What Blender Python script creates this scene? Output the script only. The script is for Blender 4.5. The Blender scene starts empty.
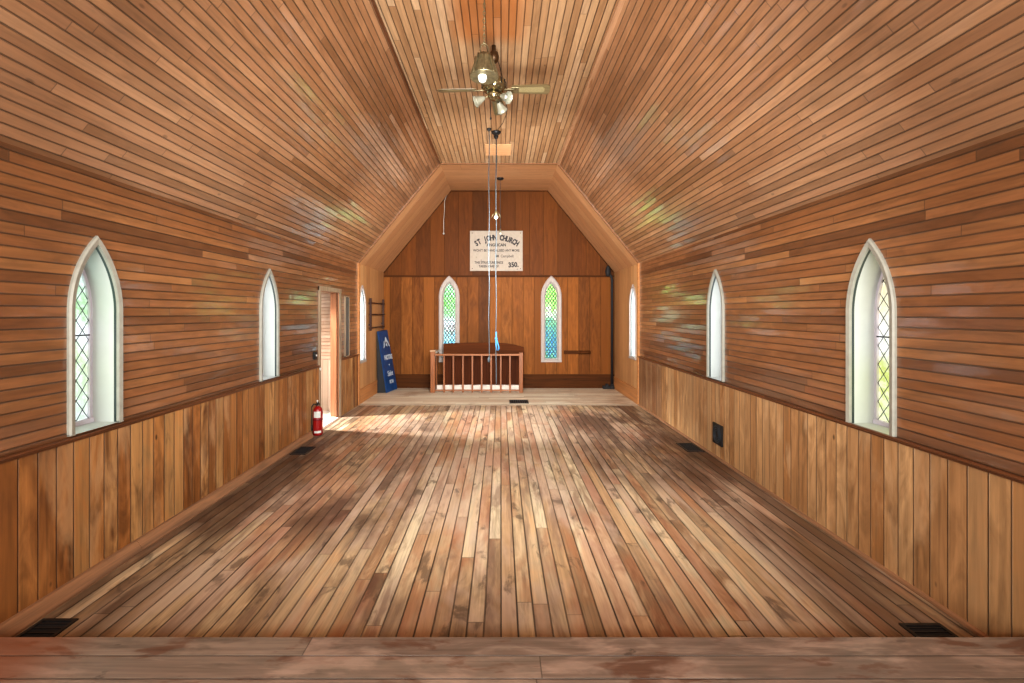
import bpy, bmesh, math, random
from mathutils import Vector, Matrix, Euler
random.seed(7)
SC = bpy.context.scene
COL = SC.collection
PI = math.pi
# ------------------------------------------------------------------ room dimensions (metres)
XL, XR = -2.48, 2.395          # side walls
YN, YB = 7.87, 9.64            # end of nave, chancel back wall
YF = -3.2                      # wall behind the camera
ZE, ZC = 2.45, 4.18            # eave and flat ceiling
CL, CR = -1.056, 0.986         # edges of the flat ceiling
WL, WR = 0.87, 0.835           # wainscot tops
LEDGE = 0.18

# ================================================================== node helpers
class NT:
    def __init__(s, name):
        s.m = bpy.data.materials.new(name); s.m.use_nodes = True
        s.t = s.m.node_tree; s.t.nodes.clear()
        s.out = s.t.nodes.new('ShaderNodeOutputMaterial')
    def n(s, typ, **kw):
        nd = s.t.nodes.new(typ)
        for k, v in kw.items(): setattr(nd, k, v)
        return nd
    def set(s, sock, v):
        if isinstance(v, bpy.types.NodeSocket): s.t.links.new(v, sock)
        elif isinstance(v, (tuple, list)):
            sock.default_value = tuple(v) if len(v) == len(sock.default_value) else tuple(v) + (1.0,)
        else: sock.default_value = v
    def m_(s, op, a, b=None, c=None, clamp=False):
        nd = s.n('ShaderNodeMath', operation=op, use_clamp=clamp)
        s.set(nd.inputs[0], a)
        if b is not None: s.set(nd.inputs[1], b)
        if c is not None: s.set(nd.inputs[2], c)
        return nd.outputs[0]
    def xyz(s, x=0, y=0, z=0):
        nd = s.n('ShaderNodeCombineXYZ')
        for i, v in enumerate((x, y, z)): s.set(nd.inputs[i], v)
        return nd.outputs[0]
    def sep(s, v):
        nd = s.n('ShaderNodeSeparateXYZ'); s.set(nd.inputs[0], v); return nd.outputs
    def noise(s, vec, scale=1, detail=2, rough=.5, dist=0):
        nd = s.n('ShaderNodeTexNoise'); s.set(nd.inputs['Vector'], vec)
        nd.inputs['Scale'].default_value = scale; nd.inputs['Detail'].default_value = detail
        nd.inputs['Roughness'].default_value = rough; nd.inputs['Distortion'].default_value = dist
        return nd.outputs['Fac']
    def white(s, vec):
        nd = s.n('ShaderNodeTexWhiteNoise', noise_dimensions='3D'); s.set(nd.inputs['Vector'], vec)
        return nd.outputs['Value']
    def ramp(s, fac, stops, interp='LINEAR'):
        nd = s.n('ShaderNodeValToRGB'); s.set(nd.inputs[0], fac)
        cr = nd.color_ramp; cr.interpolation = interp
        while len(cr.elements) < len(stops): cr.elements.new(.5)
        for e, (p, c) in zip(cr.elements, stops):
            e.position = p; e.color = tuple(c) + (1,) if len(c) == 3 else c
        return nd.outputs[0]
    def mr(s, v, a, b, c=0., d=1., smooth=True):
        nd = s.n('ShaderNodeMapRange', interpolation_type='SMOOTHSTEP' if smooth else 'LINEAR')
        for i, x in enumerate((v, a, b, c, d)): s.set(nd.inputs[i], x)
        return nd.outputs[0]
    def mix(s, f, a, b, mode='MIX'):
        nd = s.n('ShaderNodeMix', data_type='RGBA', blend_type=mode)
        s.set(nd.inputs[0], f); s.set(nd.inputs[6], a); s.set(nd.inputs[7], b)
        return nd.outputs[2]
    def bump(s, h, strength=.5, dist=.01):
        nd = s.n('ShaderNodeBump'); s.set(nd.inputs['Height'], h)
        nd.inputs['Strength'].default_value = strength; nd.inputs['Distance'].default_value = dist
        return nd.outputs[0]
    def bsdf(s, col, rough=.5, normal=None, metal=0, spec=.5, coat=0, **kw):
        b = s.n('ShaderNodeBsdfPrincipled')
        s.set(b.inputs['Base Color'], col); s.set(b.inputs['Roughness'], rough)
        s.set(b.inputs['Metallic'], metal); s.set(b.inputs['Specular IOR Level'], spec)
        if coat: b.inputs['Coat Weight'].default_value = coat; b.inputs['Coat Roughness'].default_value = .15
        if normal is not None: s.set(b.inputs['Normal'], normal)
        for k, v in kw.items(): s.set(b.inputs[k], v)
        s.t.links.new(b.outputs[0], s.out.inputs[0]); return b

def srgb(r, g, b):
    f = lambda c: (c/255/12.92) if c/255 <= .04045 else ((c/255+.055)/1.055)**2.4
    return (f(r), f(g), f(b))

def warm(c): return (c[0]*.93, min(1, c[1]*1.13), min(1, c[2]*1.3))

def boards(name, w, L, cols, seam=.005, seamcol=(.03, .014, .006), seamf=.85, rough=(.3, .5), grain=.35,
           tilt=.25, bumpd=.004, endseam=.004, stains_shade=(), knots=.5, spec=.5, warp=0., gscale=1., wob=.12, coat=0., wm=1, seamvar=.25):
    """painted-on-nothing plank surface: UV is (metres along the board, metres across)"""
    t = NT(name)
    uv = t.n('ShaderNodeUVMap'); u, v, _ = t.sep(uv.outputs[0])
    vr = t.m_('DIVIDE', v, w)
    row = t.m_('FLOOR', vr); fv = t.m_('FRACT', vr)
    off = t.m_('MULTIPLY', t.white(t.xyz(row, 3.3, 1.7)), L*5)
    ul = t.m_('DIVIDE', t.m_('ADD', u, off), L)
    cell = t.m_('FLOOR', ul); fu = t.m_('FRACT', ul)
    r1 = t.white(t.xyz(row, cell, 0.5)); r2 = t.white(t.xyz(row, cell, 7.5)); r3 = t.white(t.xyz(cell, row, 13.5))
    # seams
    dv = t.m_('MULTIPLY', t.m_('SUBTRACT', .5, t.m_('ABSOLUTE', t.m_('SUBTRACT', fv, .5))), w)
    du = t.m_('MULTIPLY', t.m_('SUBTRACT', .5, t.m_('ABSOLUTE', t.m_('SUBTRACT', fu, .5))), L)
    sv = t.mr(dv, seam*.3, seam*.9, 1, 0)
    su = t.mr(du, endseam*.3, endseam*.9, 1, 0)
    sm = t.m_('MAXIMUM', sv, t.m_('MULTIPLY', su, .8))
    # grain
    gv = t.xyz(t.m_('ADD', t.m_('MULTIPLY', u, 1.6*gscale), t.m_('MULTIPLY', r2, 40)), t.m_('MULTIPLY', v, 45*gscale), t.m_('MULTIPLY', r3, 30))
    g1 = t.noise(gv, 1, 4, .6, .6)
    g2 = t.noise(t.xyz(t.m_('ADD', t.m_('MULTIPLY', u, 2.2), t.m_('MULTIPLY', r3, 30)), t.m_('MULTIPLY', v, 9), t.m_('MULTIPLY', r2, 17)), 1, 3, .6, 1.5)
    g = t.m_('ADD', t.m_('MULTIPLY', g1, .5), t.m_('MULTIPLY', g2, .5))
    cf = t.m_('ADD', t.m_('MULTIPLY', r1, 1-wob), t.m_('MULTIPLY', g2, wob), clamp=True)
    n = len(cols); cols = [warm(c_) if wm == 1 else (c_[0]*.96, c_[1]*.93, c_[2]*.95) if wm == 0 else c_ for c_ in cols]
    c = t.ramp(cf, [((i+.5)/n, cc) for i, cc in enumerate(cols)])
    gm = t.mr(g, .3, .72, 1-grain, 1+grain*.55, smooth=False)
    gc = t.n('ShaderNodeCombineColor'); [t.set(gc.inputs[i], gm) for i in range(3)]
    c = t.mix(1., c, gc.outputs[0], 'MULTIPLY')
    # knots
    if knots:
        vo = t.n('ShaderNodeTexVoronoi', feature='F1'); t.set(vo.inputs['Vector'], t.xyz(t.m_('MULTIPLY', u, 3.), t.m_('MULTIPLY', v, 6.), 0)); vo.inputs['Scale'].default_value = 1
        km = t.mr(vo.outputs['Distance'], .035, .085, 1, 0)
        kp = t.white(vo.outputs['Position'])
        km = t.m_('MULTIPLY', km, t.m_('GREATER_THAN', kp, .45))
        c = t.mix(t.m_('MULTIPLY', km, knots), c, tuple(x*.22 for x in cols[0]))
    ro = t.m_('ADD', rough[0], t.m_('MULTIPLY', t.noise(t.xyz(u, v, r1), 2.5, 3, .6), rough[1]-rough[0]))
    for st in stains_shade:    # dict(scale, lo, hi, col, amt, stretch)
        s_ = st.get('stretch', (1, 1))
        nz = t.noise(t.xyz(t.m_('MULTIPLY', u, s_[0]), t.m_('MULTIPLY', v, s_[1]), t.m_('ADD', t.m_('MULTIPLY', r1, st.get('per', .25)), st.get('seed', 0))), st['scale'], 5, .62, st.get('dist', .4))
        f = t.mr(nz, st['lo'], st['hi'])
        if 'box' in st:      # soft region (u0,u1,v0,v1,soft)
            u0, u1, v0, v1, sf = st['box']
            a = t.m_('MULTIPLY', t.mr(u, u0-sf, u0+sf), t.mr(u, u1-sf, u1+sf, 1, 0))
            b = t.m_('MULTIPLY', t.mr(v, v0-sf, v0+sf), t.mr(v, v1-sf, v1+sf, 1, 0))
            f = t.m_('MULTIPLY', f, t.m_('MULTIPLY', a, b))
        f = t.m_('MULTIPLY', f, st['amt'])
        c = t.mix(f, c, st['col'], st.get('mode', 'MIX'))
        if 'rough' in st: ro = t.m_('ADD', ro, t.m_('MULTIPLY', f, st['rough']), clamp=True)
    gap = t.m_('ADD', seamf*(1-seamvar), t.m_('MULTIPLY', t.white(t.xyz(row, 9.1, cell)), seamf*seamvar))
    c = t.mix(t.m_('MULTIPLY', sm, gap), c, seamcol)
    h = t.m_('ADD', t.m_('MULTIPLY', sv, -1.), t.m_('MULTIPLY', g, .12))
    h = t.m_('ADD', h, t.m_('MULTIPLY', t.m_('MULTIPLY', t.m_('SUBTRACT', fv, .5), t.m_('SUBTRACT', r2, .5)), tilt*4))
    if warp: h = t.m_('ADD', h, t.m_('MULTIPLY', t.noise(t.xyz(t.m_('MULTIPLY', u, 1.5), t.m_('MULTIPLY', v, 6), t.m_('MULTIPLY', r1, 9)), 2, 2, .5), warp))
    nb = t.bump(h, 1., bumpd)
    b = t.bsdf(c, ro, nb, spec=spec)
    if coat:
        h2 = t.m_('ADD', h, t.m_('MULTIPLY', t.noise(t.xyz(t.m_('MULTIPLY', u, 1.6), t.m_('MULTIPLY', v, 7), t.m_('MULTIPLY', r1, 19)), 2, 2, .5), 1.0))
        t.set(b.inputs['Coat Weight'], t.mr(t.noise(t.xyz(u, v, t.m_('MULTIPLY', r2, 2)), 1.6, 3, .6), .3, .6, coat*.3, coat))
        b.inputs['Coat Roughness'].default_value = .15; b.inputs['Coat IOR'].default_value = 2.0
        va = t.n('ShaderNodeVectorMath', operation='ADD'); t.set(va.inputs[0], t.bump(h2, 1., bumpd))
        t.set(va.inputs[1], t.xyz(0, t.m_('MULTIPLY', t.m_('SUBTRACT', r3, .5), .09), t.m_('MULTIPLY', t.m_('SUBTRACT', r2, .5), .03)))
        vn = t.n('ShaderNodeVectorMath', operation='NORMALIZE'); t.set(vn.inputs[0], va.outputs[0])
        t.set(b.inputs['Coat Normal'], vn.outputs[0])
    return t.m

def wood(name, base, dark, axis='Z', rough=.4, scale=1., spec=.5, contrast=.8):
    t = NT(name); tc = t.n('ShaderNodeTexCoord'); x, y, z = t.sep(tc.outputs['Object'])
    oi = t.n('ShaderNodeObjectInfo'); r = t.m_('MULTIPLY', oi.outputs['Random'], 20)
    k = {'X': (1.5, 30, 30), 'Y': (30, 1.5, 30), 'Z': (30, 30, 1.5)}[axis]
    v = t.xyz(t.m_('ADD', t.m_('MULTIPLY', x, k[0]*scale), r), t.m_('MULTIPLY', y, k[1]*scale), t.m_('MULTIPLY', z, k[2]*scale))
    g = t.noise(v, 1, 4, .6, .8)
    c = t.ramp(t.mr(g, .5-.25/contrast, .5+.25/contrast, 0, 1, False), [(0, dark), (.6, base), (1, tuple(min(1, q*1.2) for q in base))])
    t.bsdf(c, t.m_('ADD', rough-.1, t.m_('MULTIPLY', g, .2)), t.bump(g, .4, .002), spec=spec)
    return t.m

def plain(name, col, rough=.5, metal=0, var=.12, scale=8., spec=.5, bump=.15):
    t = NT(name); tc = t.n('ShaderNodeTexCoord')
    g = t.noise(tc.outputs['Object'], scale, 4, .6)
    c = t.mix(t.mr(g, .3, .7, 0, 1, False), tuple(q*(1-var) for q in col), tuple(min(1, q*(1+var)) for q in col))
    t.bsdf(c, t.m_('ADD', rough-.06, t.m_('MULTIPLY', g, .12)), t.bump(g, bump, .002), metal=metal, spec=spec)
    return t.m

def pane(name, stops, mottled, nscale=9., transp=.55, seed=0.):
    """obscured leaded glass, tinted; stops are by height in the pane (0 sill .. 1 tip)"""
    t = NT(name); tc = t.n('ShaderNodeTexCoord'); x, y, z = t.sep(tc.outputs['Object'])
    h = t.m_('DIVIDE', z, 1.7 if seed >= 5 else 1.15)
    nz = t.noise(t.xyz(t.m_('MULTIPLY', x, 1.5), seed, z), nscale, 3, .65, .5)
    hh = t.m_('ADD', h, t.m_('MULTIPLY', t.m_('SUBTRACT', nz, .5), .5), clamp=True)
    c = t.ramp(hh, stops)
    n2 = t.noise(t.xyz(x, seed+4, z), nscale*3.2, 3, .7)
    c = t.mix(t.m_('MULTIPLY', t.mr(n2, .42, .62), .5), c, mottled)
    # each quarry is tilted a little differently
    tr = t.n('ShaderNodeBsdfTransparent'); t.set(tr.inputs[0], c)
    tl = t.n('ShaderNodeBsdfTranslucent'); t.set(tl.inputs[0], c)
    m1 = t.n('ShaderNodeMixShader'); m1.inputs[0].default_value = 1-transp
    t.t.links.new(tr.outputs[0], m1.inputs[1]); t.t.links.new(tl.outputs[0], m1.inputs[2])
    gl = t.n('ShaderNodeBsdfGlossy'); gl.inputs['Roughness'].default_value = .15
    m2 = t.n('ShaderNodeMixShader'); m2.inputs[0].default_value = .06
    t.t.links.new(m1.outputs[0], m2.inputs[1]); t.t.links.new(gl.outputs[0], m2.inputs[2])
    t.t.links.new(m2.outputs[0], t.out.inputs[0])
    return t.m

# ================================================================== mesh builder
class MB:
    def __init__(s): s.v = []; s.f = []; s.uv = []; s.sm = []; s.mi = []
    def poly(s, pts, uvs=None, smooth=False, mi=0):
        i = len(s.v); s.v += [tuple(p) for p in pts]; s.f.append(list(range(i, i+len(pts))))
        s.uv.append(uvs or [(0, 0)]*len(pts)); s.sm.append(smooth); s.mi.append(mi)
    def grid(s, rows, closed=False, smooth=True, cap=False, mi=0):
        i = len(s.v); n = len(rows[0])
        for r in rows: s.v += [tuple(p) for p in r]
        for a in range(len(rows)-1):
            for b in range(n if closed else n-1):
                c = (b+1) % n
                s.f.append([i+a*n+b, i+a*n+c, i+(a+1)*n+c, i+(a+1)*n+b]); s.uv.append([(0, 0)]*4); s.sm.append(smooth); s.mi.append(mi)
        if cap:
            s.f.append([i+k for k in range(n)][::-1]); s.uv.append([(0, 0)]*n); s.sm.append(False); s.mi.append(mi)
            s.f.append([i+(len(rows)-1)*n+k for k in range(n)]); s.uv.append([(0, 0)]*n); s.sm.append(False); s.mi.append(mi)
    def box(s, x0, x1, y0, y1, z0, z1, mat=None, mi=0, ch=0.):
        if ch:
            # chamfered along vertical outline in all three: simple two-step profile
            c = ch
            def ring(z, i): return [(x0+i, y0+c, z), (x0+c, y0+i, z), (x1-c, y0+i, z), (x1-i, y0+c, z), (x1-i, y1-c, z), (x1-c, y1-i, z), (x0+c, y1-i, z), (x0+i, y1-c, z)]
            rows = [ring(z0, c*.6), ring(z0+c, 0), ring(z1-c, 0), ring(z1, c*.6)]
            if mat: rows = [[mat @ Vector(p) for p in r] for r in rows]
            s.grid(rows, True, False, True, mi); return
        P = [(x0, y0, z0), (x1, y0, z0), (x1, y1, z0), (x0, y1, z0), (x0, y0, z1), (x1, y0, z1), (x1, y1, z1), (x0, y1, z1)]
        if mat: P = [mat @ Vector(p) for p in P]
        for f in ((0, 3, 2, 1), (4, 5, 6, 7), (0, 1, 5, 4), (1, 2, 6, 5), (2, 3, 7, 6), (3, 0, 4, 7)):
            s.poly([P[k] for k in f], mi=mi)
    def tube(s, pts, r, n=10, cap=True, mi=0):
        pts = [Vector(p) for p in pts]; rows = []
        rr = r if isinstance(r, (list, tuple)) else [r]*len(pts)
        up = None
        for i, p in enumerate(pts):
            d = (pts[min(i+1, len(pts)-1)] - pts[max(i-1, 0)]).normalized()
            if up is None:
                up = Vector((0, 0, 1)) if abs(d.z) < .9 else Vector((1, 0, 0))
            a = d.cross(up).normalized(); b = a.cross(d).normalized(); up = b
            rows.append([p + (a*math.cos(2*PI*k/n) + b*math.sin(2*PI*k/n))*rr[i] for k in range(n)])
        s.grid(rows, True, True, cap, mi)
    def lathe(s, prof, n=24, mat=None, mi=0, cap=True):
        rows = [[Vector((r*math.cos(2*PI*k/n), r*math.sin(2*PI*k/n), z)) for k in range(n)] for r, z in prof]
        if mat: rows = [[mat @ p for p in r] for r in rows]
        s.grid(rows, True, True, cap, mi)
    def build(s, name, mats, parent=None, loc=None, rot=None, weld=True):
        me = bpy.data.meshes.new(name); me.from_pydata(s.v, [], s.f)
        uvl = me.uv_layers.new(name='UVMap'); k = 0
        for p, uvs in zip(me.polygons, s.uv):
            for q in uvs: uvl.data[k].uv = q; k += 1
        for p, a, b in zip(me.polygons, s.sm, s.mi): p.use_smooth = a; p.material_index = b
        for m in (mats if isinstance(mats, (list, tuple)) else [mats]): me.materials.append(m)
        if weld:
            bm = bmesh.new(); bm.from_mesh(me); bmesh.ops.remove_doubles(bm, verts=bm.verts, dist=1e-5)
            bmesh.ops.recalc_face_normals(bm, faces=bm.faces); bm.to_mesh(me); bm.free()
        o = bpy.data.objects.new(name, me); COL.objects.link(o)
        if parent: o.parent = parent
        if loc: o.location = loc
        if rot: o.rotation_euler = rot
        return o
def T(x=0, y=0, z=0, rx=0, ry=0, rz=0): return Matrix.Translation((x, y, z)) @ Euler((rx, ry, rz)).to_matrix().to_4x4()
def tag(o, label, cat=None, group=None, kind=None):
    o['label'] = label
    if cat: o['category'] = cat
    if group: o['group'] = group
    if kind: o['kind'] = kind
    return o
def empty(name, loc, label, cat, rz=0, group=None, kind=None):
    o = bpy.data.objects.new(name, None); COL.objects.link(o); o.location = loc; o.rotation_euler = (0, 0, rz)
    o.empty_display_size = .1
    return tag(o, label, cat, group, kind)

# ================================================================== materials
S = srgb
siding_cols = [S(104, 60, 32), S(128, 76, 42), S(142, 86, 48), S(154, 96, 56), S(134, 80, 44), S(164, 106, 62)]
M_siding = boards('siding_wood', .0605, 1.9, siding_cols, seam=.0066, rough=(.3, .5), tilt=.5, warp=.35, grain=.42, spec=.6, coat=1.,
                  stains_shade=[dict(scale=.8, lo=.5, hi=.7, col=S(98, 60, 38), amt=.35, seed=2.)])
M_ceil = boards('ceiling_wood', .0605, 1.7, [S(140, 92, 58), S(158, 106, 70), S(172, 118, 80), S(150, 98, 62), S(184, 130, 90), S(166, 112, 76)],
                seam=.0066, rough=(.3, .46), tilt=.5, warp=.35, grain=.34, spec=.6, coat=1.)
M_flat = boards('ceiling_flat_wood', .068, 1.7, [S(168, 118, 78), S(186, 136, 94), S(198, 150, 108), S(178, 126, 84), S(204, 158, 118)],
                seam=.0068, rough=(.35, .55), tilt=.2, grain=.3,
                stains_shade=[dict(scale=1.6, lo=.2, hi=.35, col=S(176, 104, 42), amt=.65, box=(2.7, 4.32, -.42, .2, .12), per=.1, seed=5)])  # shadow of the fan blade, painted into the ceiling as an orange patch
M_wains = boards('wainscot_wood', .101, 60., [S(98, 52, 22), S(150, 88, 40), S(178, 114, 60), S(124, 68, 30), S(190, 134, 80), S(162, 96, 44), S(110, 62, 28)],
                 seam=.0055, rough=(.35, .55), tilt=.12, grain=.62, knots=.85, gscale=.8, wob=.3,
                 stains_shade=[dict(scale=1.6, lo=.52, hi=.66, col=S(196, 160, 118), amt=.45, stretch=(.6, 2.2), per=.6, seed=1),
                         dict(scale=1.3, lo=.55, hi=.72, col=S(84, 50, 30), amt=.5, stretch=(.8, 1.6), seed=9)])
M_wains_r = boards('wainscot_right_wood', .101, 60., [S(158, 106, 62), S(176, 122, 76), S(190, 138, 90), S(160, 104, 58), S(198, 148, 100), S(168, 116, 72)],
                 seam=.0055, rough=(.35, .55), tilt=.12, grain=.5, knots=.85, gscale=.8, wob=.25,
                 stains_shade=[dict(scale=1.6, lo=.54, hi=.7, col=S(212, 180, 140), amt=.4, stretch=(.6, 2.2), per=.6, seed=1),
                         dict(scale=2, lo=.2, hi=.4, col=S(92, 54, 36), amt=.6, box=(-1, 2, 6.75, 9, .05), per=.6, seed=4)])
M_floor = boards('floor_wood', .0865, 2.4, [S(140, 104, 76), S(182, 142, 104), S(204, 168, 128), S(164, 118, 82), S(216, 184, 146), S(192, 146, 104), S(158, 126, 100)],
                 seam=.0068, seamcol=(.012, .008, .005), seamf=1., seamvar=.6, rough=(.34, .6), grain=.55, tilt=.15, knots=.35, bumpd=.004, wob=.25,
                 stains_shade=[dict(scale=1.1, lo=.44, hi=.56, col=S(184, 164, 148), amt=.6, seed=3, per=.8, stretch=(.5, 1.2)), dict(scale=2.6, lo=.52, hi=.64, col=S(116, 92, 78), amt=.6, seed=33, per=1.2, stretch=(.35, 2.)),
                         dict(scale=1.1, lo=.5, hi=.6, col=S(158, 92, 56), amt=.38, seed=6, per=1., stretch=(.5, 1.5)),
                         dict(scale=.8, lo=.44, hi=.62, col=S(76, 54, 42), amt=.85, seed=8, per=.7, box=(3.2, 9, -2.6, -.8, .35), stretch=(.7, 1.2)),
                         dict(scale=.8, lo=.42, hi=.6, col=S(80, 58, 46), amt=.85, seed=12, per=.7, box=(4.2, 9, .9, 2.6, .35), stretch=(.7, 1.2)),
                         dict(scale=1., lo=.34, hi=.52, col=S(72, 50, 36), amt=.8, seed=13, per=1.2, box=(1, 7, -2.8, -2.0, .14), stretch=(.4, 2)),  # left wall edge: stain plus the shadow under the wall, painted dark
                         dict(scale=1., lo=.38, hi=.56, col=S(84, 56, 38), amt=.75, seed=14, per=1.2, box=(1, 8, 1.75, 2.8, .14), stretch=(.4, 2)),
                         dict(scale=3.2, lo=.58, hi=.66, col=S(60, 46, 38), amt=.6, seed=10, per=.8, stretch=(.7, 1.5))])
M_chfloor = boards('chancel_floor_wood', .088, 2.2, [S(208, 174, 142), S(224, 194, 162), S(232, 206, 176), S(214, 178, 144)],
                   seam=.004, seamf=.5, rough=(.45, .65), grain=.22, tilt=.1, knots=.2,
                   stains_shade=[dict(scale=1.2, lo=.52, hi=.68, col=S(140, 100, 70), amt=.55, seed=2)])
M_ledge = boards('platform_wood', .118, 3.4, [S(116, 102, 90), S(138, 122, 108), S(122, 104, 92), S(154, 138, 124)],
                 seam=.0036, seamcol=(.012, .008, .006), rough=(.22, .42), grain=.6, tilt=.1, knots=.55, wob=.7, wm=2,
                 stains_shade=[dict(scale=3.2, lo=.54, hi=.62, col=S(92, 58, 42), amt=.7, seed=2, stretch=(.8, 2.5)), dict(scale=9, lo=.55, hi=.7, col=S(160, 140, 126), amt=.5, seed=12, stretch=(.3, 4)),
                         dict(scale=2.2, lo=.52, hi=.66, col=S(176, 152, 136), amt=.5, seed=5, stretch=(.7, 2)),
                         dict(scale=6, lo=.64, hi=.7, col=S(48, 38, 34), amt=.6, seed=7, stretch=(.7, 1.4)),
                         dict(scale=1.2, lo=.3, hi=.5, col=S(134, 72, 40), amt=.6, seed=9, box=(-3, -1.85, -4, 4, .2))])
M_back = boards('chancel_back_wood', .235, 60, [S(96, 56, 20), S(128, 78, 30), S(152, 96, 40), S(116, 68, 24), S(162, 106, 48)],
                seam=.006, seamf=.7, rough=(.5, .65), grain=.34, tilt=.05, knots=0, wm=0, spec=.15, gscale=.6, wob=.2)
M_backup = boards('gable_wood', .3, 60, [S(90, 52, 18), S(108, 62, 22), S(118, 70, 26), S(100, 58, 20)],
                seam=.005, seamf=.6, rough=(.5, .65), grain=.3, tilt=.05, knots=0, wm=0, spec=.15, gscale=.6, wob=.2)
M_chside = boards('chancel_side_wood', .2, 60, [S(176, 130, 86), S(192, 146, 98), S(164, 116, 72), S(200, 156, 108)],
                  seam=.005, seamf=.55, rough=(.4, .55), grain=.2, tilt=.05, knots=0, wm=2, gscale=.6)
M_soffit = boards('soffit_wood', .295, 9, [S(188, 142, 100), S(200, 154, 112), S(178, 130, 90), S(206, 162, 120)],
                  seam=.005, seamf=.6, rough=(.38, .5), grain=.2, tilt=.05, knots=0, wm=2, gscale=.5)
M_vest = boards('vestibule_siding_wood', .056, 3, [S(206, 164, 134), S(214, 174, 146), S(198, 154, 124)], seam=.006, seamcol=S(150, 90, 60), rough=(.4, .6), grain=.12)
M_vestlow = boards('vestibule_board_wood', .1, 60, [S(206, 168, 140), S(214, 178, 152)], seam=.005, seamcol=S(170, 110, 80), rough=(.4, .6), grain=.12)
M_white = plain('white_paint', S(205, 205, 200), .45, var=.05)
M_backcas = plain('aged_white_trim_paint', S(172, 164, 158), .5, var=.08)
M_casing = plain('chalky_grey_paint', S(150, 150, 140), .5, var=.12, scale=14)
M_reveal = plain('pale_reveal_paint', S(186, 192, 188), .45, var=.03)
M_dkline = plain('dark_green_gap', S(38, 52, 50), .4)
M_sash = plain('lilac_sash_paint', S(196, 190, 200), .4, var=.05)
M_lead = plain('lead_came', (.02, .02, .022), .45, metal=.3)
M_trimdk = wood('dark_trim_wood', S(108, 66, 38), S(60, 34, 20), 'Y', .35)
M_trimdkx = wood('dark_trim_wood_across', S(84, 48, 20), S(52, 28, 12), 'X', .65, 1., .1)
M_trimlt = wood('light_trim_wood', S(186, 146, 112), S(150, 108, 78), 'Y', .3)
M_base = wood('baseboard_wood', S(146, 108, 78), S(84, 64, 50), 'Y', .5)
M_basel = wood('chancel_base_wood', S(190, 134, 82), S(150, 98, 56), 'Y', .45)
M_post = wood('jamb_wood', S(168, 116, 82), S(120, 74, 48), 'Z', .4)
M_doorcas = wood('grey_casing_wood', S(150, 132, 110), S(96, 78, 60), 'Z', .4)
M_rail = wood('rail_wood', S(158, 104, 64), S(110, 66, 36), 'X', .35)
M_balus = wood('baluster_wood', S(150, 94, 54), S(104, 60, 32), 'Z', .35)
M_darkpan = wood('dark_panel_wood', S(92, 50, 24), S(56, 30, 14), 'X', .7, .5, .08)
M_black = plain('black_metal', (.012, .012, .013), .4, metal=.2)
M_blackm = plain('black_matte', (.01, .01, .012), .7)
M_brass = plain('aged_brass', S(128, 120, 92), .34, metal=.75, var=.35, scale=30)
M_bulb = plain('white_bulb_glass', S(196, 196, 190), .15, var=.02)
M_red = plain('red_enamel', S(140, 12, 14), .3, var=.08)
M_redd = plain('dark_red_band', S(110, 8, 26), .4)
M_label = plain('label_paper', S(196, 202, 196), .6)
M_steel = plain('steel', (.55, .55, .55), .3, metal=.9)
M_rope = plain('grey_rope', S(72, 80, 84), .8, scale=90, var=.3)
M_ropeb = plain('blue_rope', S(70, 140, 190), .7, scale=90, var=.25)
M_blue = plain('blue_board_paint', S(12, 68, 124), .35, var=.25, scale=5)
M_signtxt = plain('pale_sign_lettering', S(190, 206, 220), .5)
M_cream = plain('weathered_cream_board', S(178, 168, 154), .6, var=.08, scale=20)
M_ink = plain('black_sign_paint', S(44, 40, 44), .6)
M_pale = wood('pale_hatch_wood', S(222, 176, 130), S(200, 150, 104), 'X', .5)
M_frost = plain('frosted_glass', S(150, 150, 134), .25, var=.04)
M_blade = wood('fan_blade_wood', S(112, 98, 68), S(84, 72, 48), 'X', .35)
M_cane = plain('fan_cane_insert', S(140, 128, 92), .6, scale=120, var=.2)
M_palebase = plain('pale_painted_base', S(222, 214, 204), .5)
M_vfloor = plain('vestibule_floor_paint', S(230, 222, 214), .5)

G_, Y_, W_, B_ = S(120, 190, 96), S(226, 222, 140), S(246, 250, 250), S(70, 130, 160)
P_left = pane('leaded_glass_green', [(0, S(214, 226, 216)), (.35, S(190, 214, 160)), (.5, S(236, 240, 240)), (.62, S(160, 204, 140)), (.8, S(196, 222, 200)), (1, S(226, 238, 236))], S(240, 244, 240), 7, seed=1)
P_right = pane('leaded_glass_yellow', [(0, S(222, 226, 170)), (.3, S(196, 206, 110)), (.5, S(230, 228, 220)), (.7, S(226, 214, 180)), (1, S(216, 204, 150))], S(240, 238, 216), 7, seed=2)
P_clear = pane('leaded_glass_clear', [(0, S(236, 240, 244)), (1, S(250, 250, 250))], S(255, 255, 255), 7, seed=3)
P_b1 = pane('leaded_glass_garden', [(0, S(110, 190, 210)), (.22, S(90, 170, 200)), (.3, S(150, 200, 210)), (.38, S(110, 90, 80)), (.46, S(230, 236, 250)), (.56, S(120, 180, 110)), (.75, S(110, 196, 70)), (1, S(150, 214, 170))], S(190, 226, 200), 8, seed=5)
P_b2 = pane('leaded_glass_garden_blue', [(0, S(110, 170, 110)), (.12, S(40, 110, 170)), (.4, S(50, 130, 150)), (.5, S(90, 160, 120)), (.58, S(236, 220, 220)), (.68, S(130, 200, 70)), (1, S(120, 190, 60))], S(160, 220, 140), 8, seed=8)

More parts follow.
